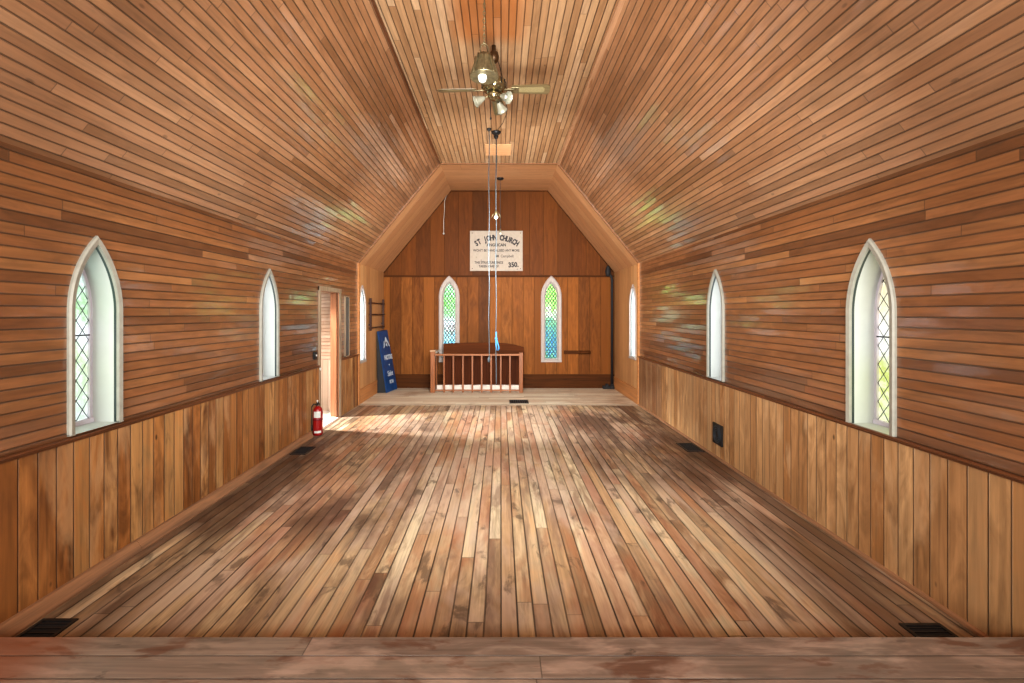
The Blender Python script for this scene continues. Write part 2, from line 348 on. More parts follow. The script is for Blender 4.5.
# ================================================================== the room shell
def lancet(a, zs, za, n=12, z0=0.):
    """right-hand outline points bottom->tip of a pointed window: half width a, spring zs, apex za"""
    h = za - zs; R = (a*a + h*h)/(2*a); pts = [(a, z0), (a, zs)]
    A = math.asin(min(1, h/R))
    for i in range(1, n+1):
        th = A*i/n
        pts.append((a - R + R*math.cos(th), zs + R*math.sin(th)))
    pts[-1] = (0., za)
    return pts
def outline(a, zs, za, n=12, z0=0.):
    r = lancet(a, zs, za, n, z0)
    return r + [(-x, z) for x, z in r[-2::-1]]

# windows: (wall, centre along wall, sill z, height, spring, half width, casing width, pane)
WINS = [('L', 2.782, .895, 1.175, .71, .154, P_left, 'large leaded lancet window nearest on the left wall, green tinted glass'),
        ('L', 4.86, .895, 1.175, .71, .166, P_clear, 'second lancet window on the left wall, between the near window and the doorway'),
        ('L', 8.10, .75, 1.34, .95, .17, P_clear, 'narrow lancet window in the left chancel wall beside the dark rack'),
        ('R', 2.945, .845, 1.235, .75, .163, P_right, 'large leaded lancet window nearest on the right wall, yellowish glass'),
        ('R', 5.065, .86, 1.225, .75, .168, P_clear, 'second lancet window on the right wall, above the black wall vent'),
        ('R', 8.24, .80, 1.31, .93, .17, P_clear, 'narrow lancet window in the right chancel wall near the black pipe'),
        ('B', -1.097, .594, 1.785, 1.34, .15, P_b1, 'tall leaded lancet window in the back wall left of the white sign'),
        ('B', 1.065, .594, 1.785, 1.34, .15, P_b2, 'tall leaded lancet window in the back wall right of the white sign, blue lower glass')]

def wall_sheet(mb, frame, c0, c1, z0, z1, holes, mi=0, uvswap=False):
    """wall strip c0..c1 x z0..z1 with lancet holes; frame(c, z)->point. uv=(along board, across)"""
    def q(pts):
        mb.poly([frame(c, z) for c, z in pts], [((z, c) if uvswap else (c, z)) for c, z in pts], mi=mi)
    cur = c0
    for (cc, sill, h, sp, a) in sorted(holes):
        L, Rr = cc-a, cc+a
        q([(cur, z0), (L, z0), (L, z1), (cur, z1)])
        q([(L, z0), (Rr, z0), (Rr, sill), (L, sill)])
        pr = lancet(a, sp, h, 12)
        for (x0, y0), (x1, y1) in zip(pr, pr[1:]):
            zz0, zz1 = sill+y0, sill+y1
            if x0 < a or x1 < a:
                q([(cc+x0, zz0), (Rr, zz0), (Rr, zz1), (cc+x1, zz1)])
                q([(L, zz0), (cc-x0, zz0), (cc-x1, zz1), (L, zz1)])
        q([(L, sill+h), (Rr, sill+h), (Rr, z1), (L, z1)])
        cur = Rr
    q([(cur, z0), (c1, z0), (c1, z1), (cur, z1)])
def holes(w, lo=-99, hi=99): return [(c, s, h-(.119 if w == 'B' else .051), sp, a) for (ww, c, s, h, sp, a, p, l) in WINS if ww == w and lo < c < hi]

DY0, DY1, DZ = 6.22, 6.96, 1.90       # doorway in left wall
fl = lambda c, z: (XL, c, z); fr = lambda c, z: (XR, c, z); fb = lambda c, z: (c, YB, z)
m = MB(); wall_sheet(m, fl, YF, DY0, WL-.02, ZE, holes('L', -9, DY0)); wall_sheet(m, fl, DY1, YN, WL-.02, ZE, [])
m.poly([fl(DY0, DZ), fl(DY1, DZ), fl(DY1, ZE), fl(DY0, ZE)], [(DY0, DZ), (DY1, DZ), (DY1, ZE), (DY0, ZE)])
wl = m.build('wall_left', M_siding); tag(wl, 'left nave wall of narrow horizontal varnished boards', 'wall', kind='structure')
m = MB(); wall_sheet(m, fr, YF, YN, WR-.02, ZE, holes('R', -9, YN))
wr = m.build('wall_right', M_siding); tag(wr, 'right nave wall of narrow horizontal varnished boards', 'wall', kind='structure')
# wainscots, proud of the siding
def slab_wains(x, out, y0, y1, top, mat, par):
    m = MB(); xx = x + out*.014
    m.poly([(xx, y0, 0), (xx, y1, 0), (xx, y1, top), (xx, y0, top)], [(0, y0), (0, y1), (top, y1), (top, y0)])
    m.poly([(x, y0, top), (xx, y0, top), (xx, y1, top), (x, y1, top)], [(0, y0), (.01, y0), (.01, y1), (0, y1)])
    for y in (y0, y1):
        m.poly([(x, y, 0), (xx, y, 0), (xx, y, top), (x, y, top)], [(0, y+.03), (0, y+.04), (top, y+.04), (top, y+.03)])
    return m.build('wainscot', mat, par, weld=False)
slab_wains(XL, 1, YF, DY0-.05, WL, M_wains, wl); slab_wains(XL, 1, DY1+.05, YN, WL, M_wains, wl)
slab_wains(XR, -1, YF, YN, WR, M_wains_r, wr)
def moulding(name, x, out, y0, y1, z, par, mat, w=.022, h=.026):
    m = MB(); prof = [(0, -h*.6), (w*.5, -h*.6), (w*.62, -h*.2), (w, 0), (w, h*.35), (w*.75, h*.5), (0, h*.5)]
    m.grid([[(x+out*a, y, z+b) for a, b in prof] for y in (y0, y1)], True, False, True)
    return m.build(name, mat, par)
moulding('cap_moulding', XL+.01, 1, YF, DY0-.05, WL, wl, M_trimdk); moulding('cap_moulding', XL+.01, 1, DY1+.05, YN, WL, wl, M_trimdk)
moulding('cap_moulding', XR-.01, -1, YF, YN, WR, wr, M_trimdk)
# baseboards
m = MB()
for y0, y1 in ((YF, 3.05), (3.053, 5.84)):
    m.grid([[(XL+.014+a, y, b) for a, b in ((0, 0), (.065, 0), (.065, .012), (.03, .062), (.02, .068), (0, .068))] for y in (y0, y1)], True, False, True)
tag(m.build('baseboard_left', M_base), 'worn wooden skirting along the left wall floor', 'baseboard', kind='structure')
m = MB(); m.grid([[(XR-.014-a, y, b) for a, b in ((0, 0), (.02, 0), (.018, .014), (0, .022))] for y in (YF, YN)], True, False, True)
tag(m.build('baseboard_right', M_base), 'thin quarter round strip along the right wall floor', 'baseboard', kind='structure')
# chancel side walls and back wall
m = MB(); wall_sheet(m, fl, YN, YB, 0, ZE, holes('L', YN, 20), uvswap=True)
tag(m.build('wall_left_chancel', M_chside), 'pale vertical board wall on the left of the chancel', 'wall', kind='structure')
m = MB(); wall_sheet(m, fr, YN, YB, 0, ZE, holes('R', YN, 20), uvswap=True)
tag(m.build('wall_right_chancel', M_chside), 'pale vertical board wall on the right of the chancel', 'wall', kind='structure')
ZB = 2.37
m = MB(); wall_sheet(m, fb, XL, XR, 0, ZB, holes('B'), uvswap=True)
def up_poly(y, mb, mi=1, z0=ZB):
    pts = [(XL, z0), (XR, z0), (XR, ZE), (CR, ZC), (CL, ZC), (XL, ZE)]
    mb.poly([(x, y, z) for x, z in pts], [(z, x) for x, z in pts], mi=mi)
# window tips may pass the batten: keep them below
up_poly(YB, m)
wb = m.build('wall_back', [M_back, M_backup]); tag(wb, 'brown vertical board back wall of the chancel with gable above', 'wall', kind='structure')
m = MB(); up_poly(YF, m, 0, 0.)
tag(m.build('wall_front', M_backup), 'board wall behind the viewer', 'wall', kind='structure')
m = MB(); m.box(XL, XR, YB-.012, YB, ZB-.022, ZB+.018)
tag(m.build('trim_1', M_trimdkx), 'dark horizontal batten across the back wall above its windows', 'trim', kind='structure')
m = MB(); m.box(XL, XR, YB-.02, YB, 0, .27); m.box(XL, XR, YB-.028, YB, .27, .292)
tag(m.build('baseboard_back', M_trimdkx), 'deep dark skirting board along the back wall', 'baseboard', kind='structure')
for nm, x, o, lb in (('baseboard_left_chancel', XL, 1, 'left'), ('baseboard_right_chancel', XR, -1, 'right')):
    m = MB(); a, b = sorted((x, x+o*.02)); m.box(a, b, YN, YB-.02, 0, .23); a, b = sorted((x, x+o*.026)); m.box(a, b, YN, YB-.02, .23, .25)
    tag(m.build(nm, M_basel), 'pale deep skirting board on the %s chancel wall' % lb, 'baseboard', kind='structure')
# corner strips where nave meets chancel
for nm, x, o, lb in (('trim_2', XL, 1, 'left'), ('trim_3', XR, -1, 'right')):
    m = MB(); a, b = sorted((x, x+o*.03)); m.box(a, b, YN-.012, YN+.05, 0, ZE)
    tag(m.build(nm, M_basel), 'thin upright wooden strip at the %s edge of the chancel opening' % lb, 'trim', kind='structure')
# ceilings
sl = math.hypot(CL-XL, ZC-ZE); sr = math.hypot(XR-CR, ZC-ZE)
def slope_pts(side, y0, y1, off=0):
    if side == 'L': return [(XL, y0, ZE), (XL, y1, ZE), (CL, y1, ZC), (CL, y0, ZC)], sl
    return [(XR, y0, ZE), (XR, y1, ZE), (CR, y1, ZC), (CR, y0, ZC)], sr
m = MB()
for sd in 'LR':
    p, s_ = slope_pts(sd, YF, YN); m.poly(p, [(YF, ZE), (YN, ZE), (YN, ZE+s_), (YF, ZE+s_)], mi=0)
m.poly([(CL, YF, ZC), (CR, YF, ZC), (CR, YN, ZC), (CL, YN, ZC)], [(YF, CL), (YF, CR), (YN, CR), (YN, CL)], mi=1)
tag(m.build('ceiling', [M_ceil, M_flat], weld=False), 'vaulted nave ceiling of narrow varnished boards with flat centre', 'ceiling', kind='structure')
m = MB()
for sd in 'LR':
    p, s_ = slope_pts(sd, YN, YB); m.poly(p, [(0, YN), (0, YB), (s_, YB), (s_, YN)])
m.poly([(CL, YN, ZC), (CR, YN, ZC), (CR, YB, ZC), (CL, YB, ZC)], [(CL, YN+.9), (CR, YN+.9), (CR, YB+.9), (CL, YB+.9)])
tag(m.build('ceiling_chancel', M_soffit, weld=False), 'smooth pale wide board ceiling over the chancel', 'ceiling', kind='structure')
# arch edge strip along the chancel opening (follows eave, slope, flat)
pr = [(XL, ZE), (CL, ZC), (CR, ZC), (XR, ZE)]
ins = [(XL+.012, ZE-.008), (CL+.008, ZC-.014), (CR-.008, ZC-.014), (XR-.012, ZE-.008)]
m = MB(); m.grid([[(x, YN-.004, z) for x, z in pr], [(x, YN-.004, z) for x, z in ins], [(x, YN+.03, z) for x, z in ins], [(x, YN+.03, z) for x, z in pr]], smooth=False)
tag(m.build('trim_4', wood('arch_edge_wood', S(140, 98, 64), S(108, 72, 46), 'X', .4)), 'pale wooden edge of the chancel arch below the nave ceiling', 'trim', kind='structure')
m = MB(); m.box(CR-.02, CR+.03, YF, YN-.01, ZC-.035, ZC+.0)
tag(m.build('trim_5', M_trimlt), 'pale strip along the right crease of the ceiling', 'trim', kind='structure')
m = MB(); m.box(CL-.02, CL+.012, YF, YN-.01, ZC-.018, ZC)
tag(m.build('trim_6', M_trimdk), 'thin dark strip along the left crease of the ceiling', 'trim', kind='structure')
# dark ceiling-back edge line along gable
m = MB()
for a, b in zip([(XL, ZE), (CL, ZC), (CR, ZC)], [(CL, ZC), (CR, ZC), (XR, ZE)]):
    m.tube([(a[0], YB-.01, a[1]-.006), (b[0], YB-.01, b[1]-.006)], .013, 6)
tag(m.build('trim_7', M_trimdkx), 'slim dark moulding where gable wall meets chancel ceiling', 'trim', kind='structure')
# floors
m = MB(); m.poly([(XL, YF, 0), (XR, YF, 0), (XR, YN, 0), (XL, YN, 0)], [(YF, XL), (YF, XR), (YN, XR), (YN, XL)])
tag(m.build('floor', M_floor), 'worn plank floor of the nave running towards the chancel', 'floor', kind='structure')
m = MB(); m.poly([(XL, YN, 0), (XR, YN, 0), (XR, YB, 0), (XL, YB, 0)], [(XL, YN), (XR, YN), (XR, YB), (XL, YB)])
m.box(XL+.03, XR-.03, YN-.03, YN+.02, 0, .006)
tag(m.build('floor_chancel', M_chfloor), 'pale bleached plank floor of the chancel', 'floor', kind='structure')
# platform the viewer stands on
m = MB(); YP = 2.0
m.poly([(XL, YF, LEDGE), (XR, YF, LEDGE), (XR, YP-.01, LEDGE), (XL, YP-.01, LEDGE)], [(XL, -YF+YP), (XR, -YF+YP), (XR, .01), (XL, .01)])
m.poly([(XL, YP-.01, LEDGE), (XR, YP-.01, LEDGE), (XR, YP, LEDGE-.008), (XL, YP, LEDGE-.008)], [(XL, .01), (XR, .01), (XR, 0), (XL, 0)])
m.poly([(XL, YP, LEDGE-.008), (XR, YP, LEDGE-.008), (XR, YP, LEDGE-.04), (XL, YP, LEDGE-.04)], [(XL, .01), (XR, .01), (XR, .05), (XL, .05)])
m.poly([(XL, YP-.03, LEDGE-.04), (XR, YP-.03, LEDGE-.04), (XR, YP-.03, 0), (XL, YP-.03, 0)], [(XL, .01), (XR, .01), (XR, .1), (XL, .1)])
tag(m.build('platform_step', M_ledge), 'raised worn plank platform edge across the foreground', 'platform', kind='structure')

# ------------------------------------------------------------------ windows
def ring(mb, o1, y1, o2, y2, smooth=False, mi=0):
    mb.grid([[(x, y1, z) for x, z in o1], [(x, y2, z) for x, z in o2]], smooth=smooth, mi=mi)
def make_window(i, wall, c, sill, h, sp, a, pm, label):
    loc, rz = {'L': ((XL, c, sill), PI/2), 'R': ((XR, c, sill), -PI/2), 'B': ((c, YB, sill), 0)}[wall]
    back = wall == 'B'
    cw = .07 if back else .03
    h -= cw*1.7
    root = empty('window_%d' % i, loc, label, 'window', rz, kind='structure')
    n = 14
    def O(d, z0=0.):   # outline offset outward by d
        return outline(a+d, sp, h+d*1.7, n, z0)
    # casing (flat face with outer rounded bead)
    m = MB(); base = -cw*.2
    i_, o_ = O(-.002), O(cw)
    ring(m, i_, 0, i_, -.02); ring(m, i_, -.02, O(cw*.75), -.024); ring(m, O(cw*.75), -.024, o_, -.014); ring(m, o_, -.014, o_, 0.)
    for sx in (-1, 1):
        m.box(min(sx*(a-.002), sx*(a+cw)), max(sx*(a-.002), sx*(a+cw)), -.022, 0, -.004, .004)
    if back or c > YN: m.box(-a-cw, a+cw, -.03, 0, -.045, 0, ch=.004)
    m.build('casing', M_backcas if back or c > YN else M_casing, root)
    D = .05 if back else .155
    # reveal
    m = MB(); ring(m, O(0), -.02, O(0), D+.03, True)
    m.poly([(-a, -.02, 0), (a, -.02, 0), (a, D+.03, 0), (-a, D+.03, 0)])
    m.build('reveal', M_backcas if back else M_reveal, root)
    if not back:
        m = MB(); ring(m, O(-.0015), -.0, O(-.0015), .016, True); ring(m, O(-.0015), .016, O(0), .018)
        m.build('dark_gap', M_dkline, root)
    # sash
    q = .028
    m = MB(); ring(m, O(0), D, O(-q), D-.008); ring(m, O(-q), D-.008, O(-q), D+.02)
    m.box(-a+.001, a-.001, D-.01, D+.02, 0, .03)
    sash = m.build('sash', M_backcas if back else M_sash, root)
    # glass
    m = MB(); o2 = O(-q+.004)
    m.poly([(x, D+.008, z) for x, z in o2]); m.build('glass', pm, root)
    # lead lattice, clipped to the opening
    ai = a-q; pr = lancet(ai, sp, h-q*1.7, 20)
    def half(z):
        if z < .02 or z > pr[-1][1]: return -1
        for (x0, z0), (x1, z1) in zip(pr, pr[1:]):
            if z0 <= z <= z1: return x0 + (x1-x0)*((z-z0)/(z1-z0) if z1 > z0 else 0)
        return -1
    m = MB(); dw, dh = (2*ai/3, .125) if not back else (2*ai/3.5, .098)
    k = -12
    segs = []
    H = pr[-1][1]
    for sgn in (1, -1):
        for k in range(-8, int(H/dh)+10):
            run = []; zz = -.2
            for j in range(260):
                x = -ai + 2*ai*j/259
                z = .03 + k*dh + sgn*(x+ai)*dh/dw
                if abs(x) <= half(z): run.append((x, D+.002, z))
                elif len(run) > 1: segs.append((run[0], run[-1])); run = []
                else: run = []
            if len(run) > 1: segs.append((run[0], run[-1]))
    for p, q2 in segs: m.tube([p, q2], .0028 if not back else .0075, 4)
    bars = (h*.5,) if not back else (h*.16, h*.5)
    for bz in bars: m.tube([(-half(bz), D-.004, bz), (half(bz), D-.004, bz)], .005, 6)
    m.build('lead_lattice', M_lead, root)
    # daylight outside
    ld = bpy.data.lights.new('daylight', 'AREA'); ld.shape = 'RECTANGLE'; ld.size = 2*a+.1; ld.size_y = h+.1
    L = {'B': 8.5, 'L': 3.8, 'R': 3.8}[wall]
    if c > YN and not back: L = 11
    ld.energy = L*PI*ld.size*ld.size_y; ld.color = (.94, .97, 1.)
    lo = bpy.data.objects.new('daylight', ld); COL.objects.link(lo)
    mw = Matrix.Translation(loc) @ Matrix.Rotation(rz, 4, 'Z')
    lo.matrix_world = mw @ T(0, D+.12, h/2) @ Matrix.Rotation(-PI/2, 4, 'X')
    return root
for i, (w, c, s, h, sp, a, p, lb) in enumerate(WINS, 1): make_window(i, w, c, s, h, sp, a, p, lb)

# ------------------------------------------------------------------ doorway and vestibule
JT = .13
def KN2():
    k = MB(); k.lathe([(.001, .024), (.016, .022), (.02, .014), (.014, .004), (.012, 0)], 16, T(.022, -.43, .835, 0, PI/2))
    return k.build('round_knob', M_white, dr)
dr = empty('door_1', (XL, (DY0+DY1)/2, 0), 'open doorway in the left wall with grey wooden casing beside the extinguisher', 'doorway', kind='structure')
hw = (DY1-DY0)/2
m = MB(); m.box(-.002, .022, -hw-.055, -hw, 0, DZ+.06, ch=.003); m.box(-.002, .022, hw, hw+.055, 0, DZ+.06, ch=.003); m.box(-.002, .024, -hw-.055, hw+.055, DZ, DZ+.062, ch=.003)
m.build('casing', M_doorcas, dr)
kn = KN2()
m = MB(); m.box(-JT, 0, -hw-.02, -hw, 0, DZ); m.box(-JT, 0, hw, hw+.02, 0, DZ); m.box(-JT, 0, -hw, hw, DZ, DZ+.02)
m.build('jamb', M_post, dr)
m = MB(); m.box(-.03, -.012, hw-.028, hw, 0, DZ); m.build('door_stop', M_trimdk, dr)
VX, VY0, VY1 = XL-1.75, 5.2, 7.40
m = MB()
m.poly([(XL-JT, VY1, .83), (VX, VY1, .83), (VX, VY1, 2.4), (XL-JT, VY1, 2.4)], [(XL-JT, .83), (VX, .83), (VX, 2.4), (XL-JT, 2.4)], mi=0)
m.poly([(XL-JT, VY1, 0), (VX, VY1, 0), (VX, VY1, .83), (XL-JT, VY1, .83)], [(0, XL), (0, VX), (.83, VX), (.83, XL)], mi=1)
tag(m.build('wall_vestibule', [M_vest, M_vestlow], weld=False), 'pale sunlit board wall of the small entry seen through the doorway', 'wall', kind='structure')
m = MB(); m.poly([(VX, VY0, 0), (VX, VY1, 0), (VX, VY1, 2.4), (VX, VY0, 2.4)]); m.poly([(VX, VY0, 0), (XL-JT, VY0, 0), (XL-JT, VY0, 2.4), (VX, VY0, 2.4)])
m.poly([(VX, VY0, 2.4), (XL-JT, VY0, 2.4), (XL-JT, VY1, 2.4), (VX, VY1, 2.4)])
m.poly([(XL-JT, VY0, 0), (XL-JT, DY0-.02, 0), (XL-JT, DY0-.02, 2.4), (XL-JT, VY0, 2.4)]); m.poly([(XL-JT, DY1+.02, 0), (XL-JT, VY1, 0), (XL-JT, VY1, 2.4), (XL-JT, DY1+.02, 2.4)])
tag(m.build('wall_vestibule_side', M_vfloor, weld=False), 'white outer walls of the small entry beyond the doorway', 'wall', kind='structure')
m = MB(); m.poly([(VX, VY0, .002), (XL, VY0, .002), (XL, VY1, .002), (VX, VY1, .002)])
tag(m.build('floor_vestibule', M_vfloor), 'bright white floor of the small entry beyond the doorway', 'floor', kind='structure')

# ================================================================== things
# ---- fire extinguisher
e = empty('fire_extinguisher', (-2.395, 5.95, 0), 'red fire extinguisher standing on the floor beside the doorway', 'extinguisher', rz=.3)
m = MB(); m.lathe([(.045, 0), (.058, .004), (.061, .02), (.061, .30), (.056, .335), (.04, .362), (.022, .375), (.02, .385)], 28); m.build('cylinder_body', M_red, e)
m = MB(); m.lathe([(.0635, .195), (.0645, .198), (.0645, .222), (.0635, .225)], 28, cap=False); m.build('strap', M_redd, e)
def patch(r, z0, z1, a0, a1, n=12):
    m = MB(); m.grid([[(r*math.cos(a0+(a1-a0)*k/n), r*math.sin(a0+(a1-a0)*k/n), z) for k in range(n+1)] for z in (z0, z1)]); return m
patch(.0618, .235, .315, -2.4, -.9).build('label_plate', M_label, e)
patch(.0618, .035, .065, -2.3, -.8).build('inspection_sticker', M_label, e)
m = MB(); m.lathe([(.02, .383), (.026, .388), (.026, .41), (.017, .414), (.015, .43)], 18)
m.box(-.014, .014, -.06, .03, .415, .423, T(0, 0, 0, .12), ch=.002); m.build('valve', M_black, e)
m = MB(); m.box(-.012, .012, -.075, .012, .0, .007, T(0, -.005, .44, -.25), ch=.002); m.tube([(.0, -.02, .415), (0, -.02, .45)], .005, 8); m.build('squeeze_handle', M_steel, e)
m = MB(); m.lathe([(.001, 0), (.014, .001), (.014, .01), (.001, .011)], 16, T(0, -.027, .395, PI/2)); m.build('pressure_gauge', M_steel, e)
m = MB()
hp = [(-.02, 0, .40), (-.05, 0, .405), (-.076, -.005, .37), (-.08, -.01, .3), (-.078, -.012, .2), (-.076, -.012, .13)]
m.tube(hp, .0075, 10); m.lathe([(.008, 0), (.01, .01), (.014, .07), (.012, .075)], 12, T(-.076, -.012, .14, PI)); m.build('hose', M_blackm, e)

# ---- floor registers
def register(x0, x1, y0, y1, label, z=0.):
    r = empty('floor_register', ((x0+x1)/2, (y0+y1)/2, z), label, 'floor vent', group='black floor vents')
    w, l = (x1-x0)/2, (y1-y0)/2
    m = MB(); b = .018
    for a in ((-w, w, -l, -l+b), (-w, w, l-b, l), (-w, -w+b, -l+b, l-b), (w-b, w, -l+b, l-b)): m.box(*a, 0, .007)
    m.build('frame', M_black, r)
    m = MB(); k = 8
    if w > l:
        for i in range(k): x = -w+b+(2*w-2*b)*(i+.5)/k; m.box(x-.003, x+.003, -l+b, l-b, .001, .006)
    else:
        for i in range(k): y = -l+b+(2*l-2*b)*(i+.5)/k; m.box(-w+b, w-b, y-.003, y+.003, .001, .006)
    m.build('louver', M_black, r)
    m = MB(); m.box(-w+.004, w-.004, -l+.004, l-.004, .0002, .0012); m.build('duct_opening', M_blackm, r)
register(-2.38, -2.2, 5.12, 5.41, 'black floor vent by the left wall skirting, before the extinguisher')
register(-2.385, -2.2, 2.06, 2.37, 'black floor vent in the near left corner against the foreground platform')
register(2.04, 2.25, 2.06, 2.335, 'black floor vent in the near right corner against the foreground platform')
register(2.14, 2.34, 5.23, 5.56, 'black floor vent by the right wall below the wall vent')
register(.15, .49, 8.0, 8.30, 'black floor vent in the pale chancel floor in front of the railing')

# ---- wall vent on the right wainscot
v = empty('wall_vent', (XR-.014, 4.98, .155), 'black square vent with round centre low on the right wainscot', 'wall vent', rz=-PI/2)
m = MB(); m.box(-.11, .11, -.018, 0, 0, .225, ch=.006); m.build('plate', M_black, v)
m = MB()
for r in (.082, .058, .034): m.lathe([(r, 0), (r+.006, .006), (r+.012, 0)], 28, T(0, -.018, .112, PI/2), cap=False)
m.build('round_grille', plain('blue_black_enamel', (.02, .03, .04), .3), v)

# ---- light switch and knob near door
s = empty('light_switch', (XL, 6.03, .98), 'small black switch box on the left wall just before the doorway', 'switch', rz=PI/2)
m = MB(); m.box(-.04, .04, -.03, 0, 0, .10, ch=.005); m.build('switch_box', M_black, s)
m = MB(); m.box(-.006, .006, -.042, -.03, .04, .065); m.build('toggle', M_white, s)
k = MB(); k.lathe([(.001, .024), (.016, .022), (.02, .014), (.014, .004), (.012, 0)], 16, T(XL+.033, 6.135, .835, 0, PI/2))
KN = k
# narrow dark panel right of doorway
p = empty('wall_panel', (XL, 7.28, .9), 'tall narrow dark grey board on the left wall just past the doorway', 'panel', rz=PI/2)
m = MB(); m.box(-.085, .085, -.02, 0, 0, .95, ch=.004); m.build('board', plain('slate_grey_paint', S(78, 82, 82), .25), p)
m = MB()
for a in ((-.095, -.08, 0, .95), (.08, .095, 0, .95), (-.095, .095, .945, .96), (-.095, .095, -.005, .01)): m.box(a[0], a[1], -.027, 0, a[2], a[3])
m.build('frame', M_doorcas, p)

# ---- hanging rack on left chancel wall
r = empty('wall_rack', (XL, 8.985, 1.27), 'dark wooden three-rail rack on the left chancel wall above the blue sign', 'rack', rz=PI/2)
M_rack = wood('dark_rack_wood', S(64, 36, 26), S(36, 20, 14), 'Z', .45)
for sx in (-.455, .455):
    m = MB(); m.box(sx-.02, sx+.02, -.055, -.02, -.01, .6, ch=.004); m.build('upright', M_rack, r)
for z in (.04, .29, .51):
    m = MB(); m.tube([(-.53, -.04, z), (.53, -.04, z)], .013, 8); m.build('rail', M_rack, r)
for sx in (-.455, .455):
    for z in (.1, .5):
        m = MB(); m.box(sx-.012, sx+.012, -.022, 0, z-.02, z+.02); m.build('bracket', M_rack, r)

# ---- text helper
def text_mesh(items):
    """items: (string, x, z, size, rot, bold offset, xscale) -> merged mesh in XZ plane facing -Y"""
    bm = bmesh.new()
    for (t, x, z, size, rot, off, xs) in items:
        cu = bpy.data.curves.new('t', 'FONT'); cu.body = t; cu.size = size; cu.align_x = 'CENTER'; cu.align_y = 'CENTER'
        cu.offset = off; cu.extrude = .001; cu.resolution_u = 3
        ob = bpy.data.objects.new('t', cu); COL.objects.link(ob)
        dg = bpy.context.evaluated_depsgraph_get(); me = bpy.data.meshes.new_from_object(ob.evaluated_get(dg))
        me.transform(Matrix.Translation((x, 0, z)) @ Matrix.Rotation(-rot, 4, 'Y') @ Matrix.Rotation(PI/2, 4, 'X') @ Matrix.Diagonal((xs, 1, 1, 1)))
        bm.from_mesh(me); bpy.data.objects.remove(ob); bpy.data.curves.remove(cu); bpy.data.meshes.remove(me)
    me = bpy.data.meshes.new('lettering'); bm.to_mesh(me); bm.free(); return me

# ---- church sign
sg = empty('church_sign', (-.098, YB, 2.479), 'cream painted board with hand-lettered black writing on the back wall', 'sign')
W, H = 1.117, .848
m = MB(); m.box(-W/2, W/2, -.028, -.004, 0, H, ch=.004); m.build('board', M_cream, sg)
for x in (-.51, .51):
    for z in (.05, .8):
        m = MB(); m.lathe([(.001, .004), (.008, .002), (.009, 0)], 10, T(x, -.028, z, PI/2)); m.build('screw', M_ink, sg)
items = []
txt = "ST JOHN CHURCH"; R_ = .80; n = len(txt)
for i, ch in enumerate(txt):
    th = (i-(n-1)/2)*.0865
    if ch != ' ': items.append((ch, R_*math.sin(th)+.005, .70 - R_*(1-math.cos(th)), .155, -th, .008, .68))
items += [('ANGLICAN', 0, .545, .085, 0, .003, .95), ("WON'T BE VANDALISED ANY MORE", .0, .43, .07, 0, .0015, .86),
          ('M. Campbell', .18, .31, .08, 0, .0005, .9), ('THIS STRUCTURE SINCE', -.16, .175, .068, 0, .002, .82), ('TAKEN CARE OF', -.16, .095, .068, 0, .002, .82),
          ('350.', .36, .125, .14, .05, .006, .9), ('r', -.42, .29, .05, 0, 0, 1), (',', -.32, .25, .08, 0, .002, 1), ('.', .44, .06, .1, 0, .003, 1)]
NA = len(txt.replace(' ', ''))
for grp in [items[:NA]] + [[q] for q in items[NA:]]:
    me = text_mesh(grp); me.materials.append(M_ink); lt = bpy.data.objects.new('lettering', me); COL.objects.link(lt); lt.parent = sg; lt.location = (0, -.0295, 0)

# ---- blue sandwich board
bs = empty('sandwich_board', (-2.3, 9.3, 0), 'blue sign board with pale lettering leaning in the left chancel corner', 'sign')
fbl, fbr, ftr, ftl = Vector((-2.27, 9.06, 0)), Vector((-2.175, 9.55, 0)), Vector((-2.385, 9.53, 1.235)), Vector((-2.435, 9.02, 1.225))
nrm = (fbr-fbl).cross(ftl-fbl).normalized()
if nrm.x < 0: nrm = -nrm
O_ = Vector((-2.3, 9.3, 0))
m = MB(); th = .022
A = [fbl, fbr, ftr, ftl]; B = [p-nrm*th for p in A]
m.grid([[p-O_ for p in A], [p-O_ for p in B]], True, False, True); m.build('front_panel', M_blue, bs)
m = MB(); C0 = [p-O_ for p in B]
bk = [Vector((-2.455, 9.04, 0)), Vector((-2.455, 9.55, 0)), Vector((-2.462, 9.53, 1.235)), Vector((-2.465, 9.02, 1.22))]
m.grid([C0, [p-O_ for p in bk]], True, False, True); m.build('back_gap_shade', M_blackm, bs)  # black wedge: back panel plus the shadow in the gap, shaped as a solid
xax = (fbr-fbl).normalized(); zax = (nrm.cross(xax)); zax = zax if zax.z > 0 else -zax; yax = zax.cross(xax)
Mx = Matrix((xax, yax, zax)).transposed().to_4x4(); Mx.translation = (fbl+fbr)/2 - O_ + nrm*.001
for q in [('NOTRE', 0, .69, .13, 0, .006, .85), ('.', 0, .56, .1, 0, .01, 1), ('Salut', 0, .36, .15, 0, .003, .85), ('SOM', .02, .19, .10, 0, .003, .9)]:
    me = text_mesh([q]); me.materials.append(M_signtxt)
    lt = bpy.data.objects.new('lettering', me); COL.objects.link(lt); lt.parent = bs; lt.matrix_local = Mx
m = MB()   # angular bird-like mark
def mark(pts): m.poly([Mx @ Vector((x, -.001 if yax.dot(nrm) < 0 else .001, z)) for x, z in pts])
mark([(-.17, .88), (-.13, 1.02), (-.09, 1.05), (-.11, .92)]); mark([(-.08, 1.06), (-.03, 1.12), (.13, .92), (.1, .9), (-.01, 1.02), (-.04, .98)]); mark([(-.07, .94), (-.03, 1.0), (0, .96), (.02, .9)])
m.build('emblem', M_signtxt, bs)

